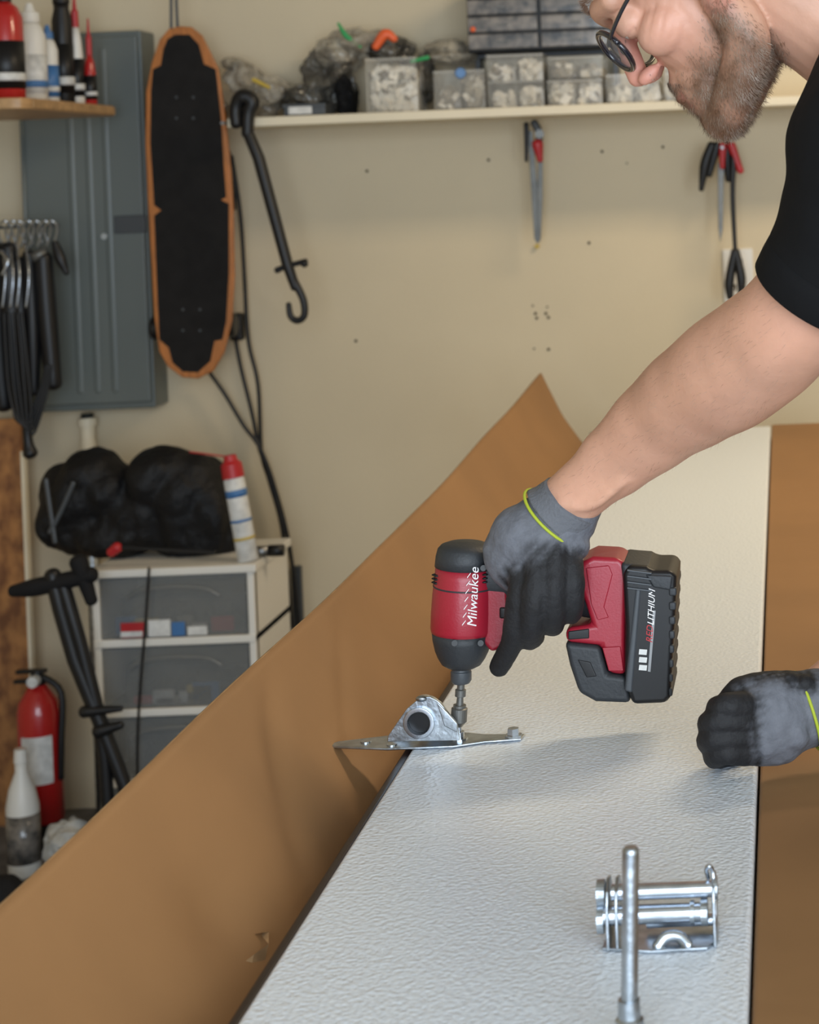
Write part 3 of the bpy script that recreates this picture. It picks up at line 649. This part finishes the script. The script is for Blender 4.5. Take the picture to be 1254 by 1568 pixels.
for i in range(7):
    th=.30+.015*i; c=a0+ax*(.046+.0072*i)
    rad_=lambda t:Vector((math.sin(t)*(rr+.0002),-math.cos(t)*(rr+.0002),0))
    g.append(([c+rad_(th-.16),c+rad_(th-.06)+ax*.004,c+rad_(th-.06)+ax*.0050,c+rad_(th-.16)+ax*.0012],[(0,1,2,3)]))
add('lettering_slashes',merge(*g),'ink',e)
flat_text('battery_lettering','LITHIUM',.0085,1001,958,YD-.0378,math.pi/2-.08,'ink',e)
flat_text('battery_lettering_red','RED',.0085,999,985,YD-.0378,math.pi/2-.08,'redcap',e)
add('battery_sticker',merge(*[pr([(978,a_),(990,a_+1),(990+1,a_-7),(979,a_-8)],YD-.0378,.001) for a_ in (1026,1014,1002)]),'label',e)
add('battery_stripe',pr([(992,1028),(996,1029),(1004,935),(1000,935)],YD-.0378,.001),'steeld',e)
# ---------------------------------------------------------------- hinge hardware in foreground
YH=1.245
e=top('roller_hinge',P(1010,1400,YH))
zh=PZ+.0008; H=lambda u:P(u,1430,YH).x
add('leaf',flat([(H(925),YH-.016),(H(1000),YH-.024),(H(1085),YH-.022),(H(1100),YH-.01),(H(1100),YH+.02),(H(930),YH+.02)],.002,zh),'steel',e,bevel=.0006)
def ear(u,w=.0022):
    x=H(u); zz=[(YH-.018,zh),(YH+.018,zh),(YH+.019,zh+.030),(YH+.012,zh+.040),(YH,zh+.043),(YH-.012,zh+.038),(YH-.018,zh+.028)]
    return g_prism([Vector((x,a,b)) for a,b in zz],(w,0,0))
add('ears',merge(ear(932),ear(1094),ear(946)),'steel',e,bevel=.0007)
cr=lambda u0,u1,dz_,r_,dy=0:g_cyl((H(u0),YH+dy,zh+dz_),(H(u1),YH+dy,zh+dz_),r_,24)
add('pins',merge(cr(940,1100,.034,.0055,-.004),cr(925,1085,.020,.0065,-.008),cr(990,1094,.009,.004,.006)),'chrome',e,smooth=False)
add('collars',merge(cr(918,930,.034,.009,-.004),cr(1076,1086,.020,.009,-.008),cr(1096,1102,.034,.008,-.004),cr(918,928,.018,.0095,-.008),cr(1060,1066,.020,.008,-.008)),'steel',e)
add('clip',g_sweep([Vector((H(1088),YH,zh+.040)),Vector((H(1086),YH-.004,zh+.047)),Vector((H(1091),YH-.006,zh+.050)),Vector((H(1096),YH-.004,zh+.044)),Vector((H(1098),YH-.012,zh+.02)),Vector((H(1096),YH-.012,zh+.005))],.0015,n=8),'chrome',e,smooth=True)
add('saddle',g_sweep([Vector((H(1010),YH-.018,zh+.002)),Vector((H(1022),YH-.015,zh+.007)),Vector((H(1042),YH-.015,zh+.007)),Vector((H(1055),YH-.018,zh+.002))],[(.003,.004)]*4),'chrome',e,smooth=True)
e=top('roller_stem',Vector((P(966,1560,1.09).x,1.09,PZ))); xr_=P(964,1560,1.09).x; zt_=P(958,1297,1.09).z
add('shaft',g_lathe((xr_,1.09,PZ+.02),(P(958,1297,1.09).x+.003,1.09,zt_),[(0,.0051),(.97,.0051),(.99,.0047),(1,.0038)]),'steel',e,smooth=False)
add('collar',g_lathe((xr_,1.09,PZ+.0005),(xr_,1.09,PZ+.030),[(0,.022),(.12,.022),(.2,.009),(.6,.0085),(.65,.0068),(1,.0066)]),'steel',e,smooth=False)
# ---------------------------------------------------------------- the man
man=top('man',Vector((.45,1.6,0)))
SK=(.60,.33,.225); SK2=(.64,.36,.255)
GG=(.135,.142,.165); GB=(.008,.008,.010)
ph=math.radians(41); yaw=math.radians(9)
F0=Vector((-math.cos(ph),0,-math.sin(ph))); U=Vector((-math.sin(ph),0,math.cos(ph)))
Fv=F0*math.cos(yaw)+Vector((0,1,0))*math.sin(yaw); Lv=U.cross(Fv).normalized()
HS=1.0
HO=P(1068,-34,1.505)-Lv*.075*HS
def H3(f,l,u): return HO+(Fv*f+Lv*l+U*u)*HS
AX=(Fv,Lv,U)
def he(c,r): return g_ell(H3(*c),tuple(x*HS for x in r),AX)
def hs(pts,rad,**k): return g_sweep([H3(*p) for p in pts],[ (x[0]*HS,x[1]*HS) if isinstance(x,tuple) else x*HS for x in rad],**k)
PK=(.64,.29,.215)
parts=[(he((-.012,0,.052),(.098,.077,.088)),SK),(he((.026,0,-.010),(.058,.060,.085)),SK),(he((.035,0,.065),(.054,.062,.055)),SK),
 (hs([(.068,-.048,.040),(.086,-.02,.044),(.088,0,.038),(.086,.02,.044),(.068,.048,.040)],[.011]*5),SK),
 (he((.050,.042,-.008),(.030,.022,.022)),SK2),(he((.050,-.042,-.008),(.030,.022,.022)),SK2),
 (he((.056,0,-.064),(.037,.040,.040)),SK),(he((.074,0,-.092),(.020,.026,.020)),SK),(he((.076,0,-.050),(.016,.024,.020)),SK),
 (hs([(.083,0,.034),(.094,0,.010),(.103,0,-.010),(.107,0,-.019)],[.0080,.0090,.0100,.0095]),PK),
 (he((.096,.012,-.024),(.012,.007,.007)),PK),(he((.096,-.012,-.024),(.012,.007,.007)),PK),
 (he((.087,0,-.058),(.008,.022,.0055)),(.5,.2,.16)),(he((.085,0,-.067),(.008,.020,.006)),(.5,.2,.16)),
 (he((.071,.031,.018),(.0175,.0185,.0160)),SK2),(he((.071,-.031,.018),(.0175,.0185,.0160)),SK2)]
for s_ in (1,-1):
    parts.append((hs([(-.002,.060*s_,-.02),(.006,.056*s_,-.062),(.045,.042*s_,-.087),(.076,.012*s_,-.097)],[.018,.020,.018,.018]),SK))
    parts.append((hs([(.006,.074*s_,-.012),(.012,.078*s_,.010),(.004,.086*s_,.030),(-.016,.090*s_,.030),(-.024,.088*s_,.008),(-.014,.083*s_,-.016),(.0,.077*s_,-.030),(.006,.074*s_,-.024)],[.0045]*8,n=10),PK))
    parts.append((he((-.006,.078*s_,.004),(.016,.004,.024)),PK))
nb=Vector((.15,1.60,1.43))
parts.append((g_sweep([H3(-.03,0,.0),H3(-.045,0,-.055),H3(-.065,0,-.09).lerp(nb,.45),nb],[.056,.056,.060,.074],n=24),SK))
BR=Vector((.155,.08,.046)); 
def loc(co):
    d=(co-HO)/HS; return d.dot(Fv),d.dot(Lv),d.dot(U)
def sst(a,b,x):
    t=max(0,min(1,(x-a)/(b-a))); return t*t*(3-2*t)
def beardw(co):
    f,l,u=loc(co)
    if u<-.135 or f<-.024: return 0
    line=-.048+.036*sst(.045,-.002,f)+.014*sst(.08,.095,f)+.008*noise.noise(co*50)
    w=sst(line+.018,line-.022,u)
    w*=sst(-.018,.010,f)
    w*=sst(-.132+.5*max(0,.045-f),-.112+.5*max(0,.045-f),u)
    if f>.095 and u>-.036: w=0
    return max(0,min(1,w*(.85+.6*noise.noise(co*45))))
def hairw(co):
    f,l,u=loc(co); return sst(.055,.075,u-.5*max(0,f-.0)+.3*max(0,-f)+(.02 if f<0 else 0))*(1 if abs(l)<.1 else 0)
def headcol(co,nor,c):
    c=Vector(c[:3]); f,l,u=loc(co)
    nn=noise.noise(co*25); c=c*(1+.12*nn)
    k=math.exp(-((f-.05)**2+(u+.012)**2)/.0012); c=c.lerp(Vector((.62,.25,.17)),.35*k)
    c=c.lerp(BR,min(1,beardw(co)*.85)); c=c.lerp(Vector((.1,.06,.04)),min(1,hairw(co)*.8))
    return c
def headdisp(co,n_):
    f,l,u=loc(co); d_=0
    if .02<f<.075 and -.02<u<.03: d_-=.0007*max(0,math.sin((u*.8+f*.55)*620))*math.exp(-((f-.05)/.018)**2)
    if f>.05 and .055<u<.10: d_-=.0006*max(0,math.sin(u*700))
    d_-=.0016*math.exp(-((f-.083-.35*(u+.045))/.004)**2)*math.exp(-((u+.045)/.02)**2)
    if abs(abs(l)-.031)<.02 and f>.07: d_-=.0012*math.exp(-((u-.0095)/.0012)**2)+.0008*math.exp(-((u-.029)/.0015)**2)
    return d_+.001*beardw(co)
head=organic('head',parts,.0021,'skin',man,smooth=5,colfn=headcol,disp=headdisp)
V=[];Fc=[]
for v in head.data.vertices:
    w=beardw(v.co); h_=hairw(v.co)
    cnt=(2 if w>.75 else 1 if w>.05 and random.random()<w*1.5 else 0)
    if h_>.4: cnt=2
    for _ in range(cnt):
        b=v.co+Vector((random.uniform(-1,1),random.uniform(-1,1),random.uniform(-1,1)))*.0015
        n_=v.normal
        d_=(n_*.35+(-U)*(.7 if not h_>.4 else -.1)+Fv*(.15 if not h_>.4 else -.5)+Vector((random.uniform(-1,1),random.uniform(-1,1),random.uniform(-1,1)))*.38).normalized()
        ln=random.uniform(.003,.0065) if w>h_ else random.uniform(.01,.02); sd=d_.cross(n_+Vector((.01,.02,.03))).normalized()*.00023
        k=len(V); V+=[b-sd,b+sd,b+d_*ln]; Fc.append((k,k+1,k+2))
for i in range(1500):
    t=random.uniform(-1,1); b=H3(.0905-.016*t*t+random.uniform(-.001,.002),.027*t,-.044-.012*t*t+random.uniform(-.006,.005))
    d_=(-U*.8+Lv*t*.6+Fv*.3+Vector((random.uniform(-1,1),random.uniform(-1,1),random.uniform(-1,1)))*.25).normalized()
    sd=d_.cross(Fv).normalized()*.00024; k=len(V); V+=[b-sd,b+sd,b+d_*random.uniform(.006,.010)]; Fc.append((k,k+1,k+2))
add('beard_and_hair',(V,Fc),'hairm',man)
V=[];Fc=[]
for s_ in (1,-1):
    for i in range(260):
        t=random.random(); b=H3(.096-.022*t*t,(.012+.038*t)*s_,.048+.008*math.sin(t*2.6)+random.uniform(-.004,.004))
        d_=(Fv*.3+Lv*s_*.7+U*.25+Vector((random.uniform(-1,1),random.uniform(-1,1),random.uniform(-1,1)))*.25).normalized()
        k=len(V); V+=[b-U*.0003,b+U*.0003,b+d_*.008]; Fc.append((k,k+1,k+2))
add('eyebrows',(V,Fc),'hairm',man)
for s_ in (1,-1):
    nm='l' if s_>0 else 'r'
    add('eyeball_'+nm,g_ell(H3(.0745,.031*s_,.0115),(.0115,.0115,.0065),AX),'eye',man,smooth=True)
    g=[]
    for i in range(18):
        t=-1+2*i/17; b=H3(.0872-.005*t*t,(.031+.012*t)*s_,.0095); g.append(([b-Lv*.0002,b+Lv*.0002,b+Fv*.004-U*.005+Lv*t*.002*s_],[(0,1,2)]))
    add('eyelashes_'+nm,merge(*g),'black',man)
gl=top('eyeglasses',H3(.1,0,.01))
for s_ in (1,-1):
    ring=[]
    for i in range(25):
        a=2*math.pi*i/24; cx,cy=math.cos(a),math.sin(a)
        outer=(.5+.5*cx*s_)
        ring.append(H3(.110-.022*outer+cy*.001,s_*.035+.027*cx,.008+.0205*cy))
    add('rim_%d'%(s_+1),g_sweep(ring,.0026,n=8,k=2,dome=False),'frame',gl,smooth=True)
    add('lens_%d'%(s_+1),(ring[:24],[tuple(range(24))]),'lens',gl)
    add('temple_%d'%(s_+1),g_sweep([H3(.089,s_*.062,.014),H3(.083,s_*.070,.018),H3(.05,s_*.079,.028),H3(.0,s_*.083,.036),H3(-.018,s_*.086,.022)],[(.0018,.003)]*5,n=8),'frame',gl,smooth=True)
    add('nose_pad_%d'%(s_+1),g_ell(H3(.098,s_*.010,.006),(.003,.002,.005),AX),'frame',gl,smooth=True)
add('bridge',g_sweep([H3(.110,-.009,.014),H3(.109,0,.018),H3(.110,.009,.014)],.0018,n=8),'frame',gl,smooth=True)
# drill arm
pts=[(866,772,1.675),(905,738,1.665),(945,702,1.655),(1005,650,1.63),(1062,606,1.59),(1118,568,1.55),(1168,532,1.52),(1215,488,1.49),(1290,400,1.465),(1350,300,1.45)]
rad=[(.023,.027),(.024,.0280),(.027,.034),(.034,.041),(.040,.047),(.044,.051),(.046,.050),(.046,.047),(.044,.046),.050]
arm=g_sweep([P(*p) for p in pts],rad,n=28,ref=(0,1,0))
def armcol(co,nor,c):
    c=Vector(c[:3])*(1+.09*noise.noise(co*18))
    return c.lerp(Vector((.62,.27,.18)),.35*abs(noise.noise(co*9)))
def armdisp(co,n_): return .0012*noise.noise(co*14)
tend=g_sweep([P(858,772,1.652),P(905,772,1.647),P(955,735,1.632)],[.0055,.0065,.005])
wrx=Vector((.022,1.60,CZ-.470)); elb=Vector((.30,1.80,1.08)); shr=Vector((.16,1.80,1.36))
arm2=g_sweep([wrx+Vector((-.01,0,0)),wrx.lerp(elb,.4),elb,shr],[(.026,.030),.038,.046,.055],n=24)
la=organic('left_arm',[(arm,SK),(tend,SK)],.0035,'skin',man,smooth=5,colfn=armcol,disp=armdisp)
organic('right_arm',[(arm2,SK)],.005,'skin',man,smooth=6,colfn=armcol)
V=[];Fc=[]
for v in la.data.vertices:
    if random.random()<.10 and v.co.x<.0:
        t=(P(866,772,1.67)-P(1118,568,1.55)).normalized()
        d_=(t*.9+v.normal*.3+Vector((random.uniform(-1,1),random.uniform(-1,1),random.uniform(-1,1)))*.3).normalized()
        sd=d_.cross(v.normal).normalized()*.00009; k=len(V); V+=[v.co-sd,v.co+sd,v.co+d_*random.uniform(.004,.009)]; Fc.append((k,k+1,k+2))
add('arm_hair',(V,Fc),'hairm',man)
# shirt : sleeve, torso, hem band
HC=P(1253,447,1.474); H1=P(1280,402,1.466)
s1=g_sweep([HC,H1,P(1318,330,1.458),P(1352,235,1.46),P(1395,140,1.52)],[(.060,.0535),(.063,.058),(.072,.067),(.085,.080),(.08,.08)],n=40,ref=(0,1,0),dome=False)
s2=g_sweep([shr.lerp(elb,.62),shr,Vector((.17,1.70,1.38))],[.062,.08,.09],n=24)
t1=g_sweep([Vector((.17,1.60,1.45)),Vector((.21,1.60,1.37)),Vector((.30,1.60,1.22)),Vector((.42,1.60,1.05)),Vector((.47,1.60,.95))],[(.09,.065),(.19,.105),(.19,.13),(.165,.125),(.16,.12)],n=32,ref=(0,1,0))
hd=(H1-HC).normalized()
def shdisp(co,n_):
    k=sst(.02,.06,(co-HC).dot(hd))
    return (.004*noise.noise(co*9)+.002*noise.noise(co*22))*k
organic('tshirt',[(s1,GB),(s2,GB),(t1,GB)],.005,'shirt',man,smooth=4,disp=shdisp)
V=[];Fc=[]; T=hd; u_=(Vector((0,1,0))-T*T.y).normalized(); w_=T.cross(u_); n=56
for i,(d_,k_) in enumerate(((-.002,-.004),(-.005,-.002),(-.006,.0005),(-.004,.0022),(.010,.0034),(.022,.0036),(.024,.0020),(.024,-.002))):
    for j in range(n):
        q=2*math.pi*j/n; V.append(HC+hd*d_+u_*math.cos(q)*(.0600+k_)+w_*math.sin(q)*(.0535+k_))
    if i:
        for j in range(n): q=(i-1)*n; Fc.append((q+j,q+(j+1)%n,q+n+(j+1)%n,q+n+j))
add('sleeve_hem',(V,Fc),'shirt',man,smooth=True)
lg=[]
for yy in (1.50,1.71):
    lg.append((g_sweep([Vector((.47,yy,.98)),Vector((.44,yy,.72)),Vector((.40,yy,.50)),Vector((.46,yy,.28)),Vector((.50,yy,.08))],[.105,.088,.068,.06,.055],n=24),GB))
lg.append((g_sweep([Vector((.47,1.49,.98)),Vector((.47,1.72,.98))],[.115,.115]),GB))
organic('trousers',lg,.008,'jeans',man,smooth=6)
for i,yy in enumerate((1.50,1.71)):
    organic('shoe_%d'%i,[(g_sweep([Vector((.55,yy,.045)),Vector((.48,yy,.055)),Vector((.38,yy,.042)),Vector((.31,yy,.032))],[(.038,.045),(.042,.05),(.046,.04),(.035,.028)],ref=(0,1,0)),GB),(g_sweep([Vector((.50,yy,.06)),Vector((.50,yy,.13))],[.045,.05]),GB)],.005,'blackm',man,smooth=4)
def fs(pts,rad,**k): return g_sweep([P(*p) for p in pts],rad,n=14,**k)
h=[(g_sweep([P(880,762,1.677),P(862,788,1.677),P(842,812,1.675),P(818,836,1.672),P(800,858,1.674)],[(.025,.029),(.028,.033),(.030,.038),(.031,.044),(.026,.040)],n=28,ref=(0,1,0)),GG),
   (fs([(790,842,1.676),(772,850,1.684)],[.022,.014]),GG),
   (fs([(868,812,1.672),(876,838,1.668)],[.020,.017]),GG),
   (fs([(862,862,1.668),(835,878,1.664),(805,880,1.664)],[.021,.023,.020]),GB),
   (fs([(805,852,1.662),(797,905,1.649),(790,955,1.653),(781,990,1.668),(764,1022,1.685)],[.0125,.0122,.0115,.010,.0095]),GB),
   (fs([(826,846,1.654),(821,905,1.641),(815,952,1.647),(811,976,1.670),(818,975,1.700)],[.0132,.0128,.0122,.0110,.010]),GB),
   (fs([(850,846,1.654),(849,900,1.642),(846,940,1.649),(845,957,1.673),(850,952,1.700)],[.0128,.0124,.0116,.0108,.0095]),GB),
   (fs([(872,850,1.660),(877,892,1.649),(876,926,1.654),(874,940,1.675),(876,935,1.695)],[.0115,.0110,.0104,.0098,.009]),GB),
   (fs([(818,842,1.70),(790,850,1.728),(766,878,1.738),(748,905,1.738)],[.018,.014,.0125,.010]),GB)]
def glovedisp(co,n_): return .0009*noise.noise(co*55)+.0006*noise.noise(co*130)
organic('left_glove',h,.0020,'glove',man,smooth=2,disp=glovedisp)
def cuff(name,c,ax_,ra,rb,m,ref=(0,1,0),th=.0015):
    T=ax_.normalized(); u=Vector(ref); u=(u-T*u.dot(T)).normalized(); w=T.cross(u)
    pts=[c+u*math.cos(a)*ra+w*math.sin(a)*rb for a in [2*math.pi*i/40 for i in range(41)]]
    add(name,g_sweep(pts,th,n=8,k=1,dome=False),m,man,smooth=True)
ca=P(850,795,1.677); cb=P(905,735,1.668)
add('left_cuff',g_sweep([P(850,793,1.677),P(862,781,1.676),P(875,766,1.674)],[(.0320,.0355),(.0305,.0325),(.0300,.0300)],n=32,k=4,ref=(0,1,0),dome=False),'cuffk',man,smooth=True)
cuff('left_cuff_binding',P(850,793,1.677),cb-ca,.0325,.0362,'lime')
# resting hand
h=[(g_sweep([wrx+Vector((.02,0,.004)),P(1225,1088,1.595),P(1190,1100,1.582),P(1155,1110,1.575)],[(.026,.031),(.026,.034),(.026,.040),(.021,.036)],n=28,ref=(0,1,0)),GG),
   (fs([(1215,1120,1.575),(1170,1138,1.57)],[.017,.015]),GG)]
for k,(v,x,r) in enumerate([(1080,1100,.0108),(1104,1088,.0112),(1129,1086,.0112),(1152,1094,.0102)]):
    h.append((fs([(1152,v+2,1.568),(1130,v,1.558),(x+10,v+1,1.552),(x,v+6,1.572),(x+8,v+8,1.602),(x+30,v+8,1.608)],[r,r*1.10,r*1.0,r*1.02,r*.92,r*.8]),GB))
h.append((fs([(1240,1055,1.60),(1205,1048,1.590),(1168,1050,1.584),(1135,1058,1.580),(1112,1078,1.576),(1106,1100,1.572)],[.014,.0120,.0120,.0125,.0105,.009]),GB))
for u,v in ((1232,1046),(1208,1041),(1184,1041),(1160,1044),(1136,1051)): h.append((g_ell(P(u,v,1.585),(.0085,.010,.0075)),GB))
organic('right_glove',h,.0018,'glove',man,smooth=1,disp=glovedisp)
cuff('right_cuff_binding',P(1236,1088,1.598),Vector((1,.25,.25)),.0285,.0345,'lime')
# ---------------------------------------------------------------- lights, world, camera
w=bpy.data.worlds.new('sky'); sc.world=w; w.use_nodes=True
bg=w.node_tree.nodes['Background']; bg.inputs[0].default_value=(.64,.80,1,1); bg.inputs[1].default_value=.75
def area(name,loc,rot,sx_,sy_,en,col):
    l=bpy.data.lights.new(name,'AREA'); l.shape='RECTANGLE'; l.size=sx_; l.size_y=sy_; l.energy=en; l.color=col
    o=bpy.data.objects.new(name,l); o.location=loc; o.rotation_euler=rot; sc.collection.objects.link(o); return o
area('open_doorway_daylight',(.7,-1.35,1.45),(math.radians(90),0,0),3.2,1.9,136,(.80,.90,1))
area('ceiling_lamp',(.9,2.9,2.55),(0,0,0),1.2,.3,34,(1,.80,.54))
cd=bpy.data.cameras.new('camera'); co_=bpy.data.objects.new('camera',cd); sc.collection.objects.link(co_)
cd.sensor_width=36; cd.lens=36*F/1568; cd.shift_x=-568/1568; cd.shift_y=-523/1568
co_.matrix_world=Matrix.Translation((0,0,CZ))@Matrix.Rotation(math.pi/2,4,'X')@Matrix.Rotation(-.04,4,'Z')
cd.dof.use_dof=True; cd.dof.focus_distance=1.66; cd.dof.aperture_fstop=10; cd.clip_start=.05
sc.camera=co_
sc.view_settings.view_transform='Standard'; sc.view_settings.look='None'
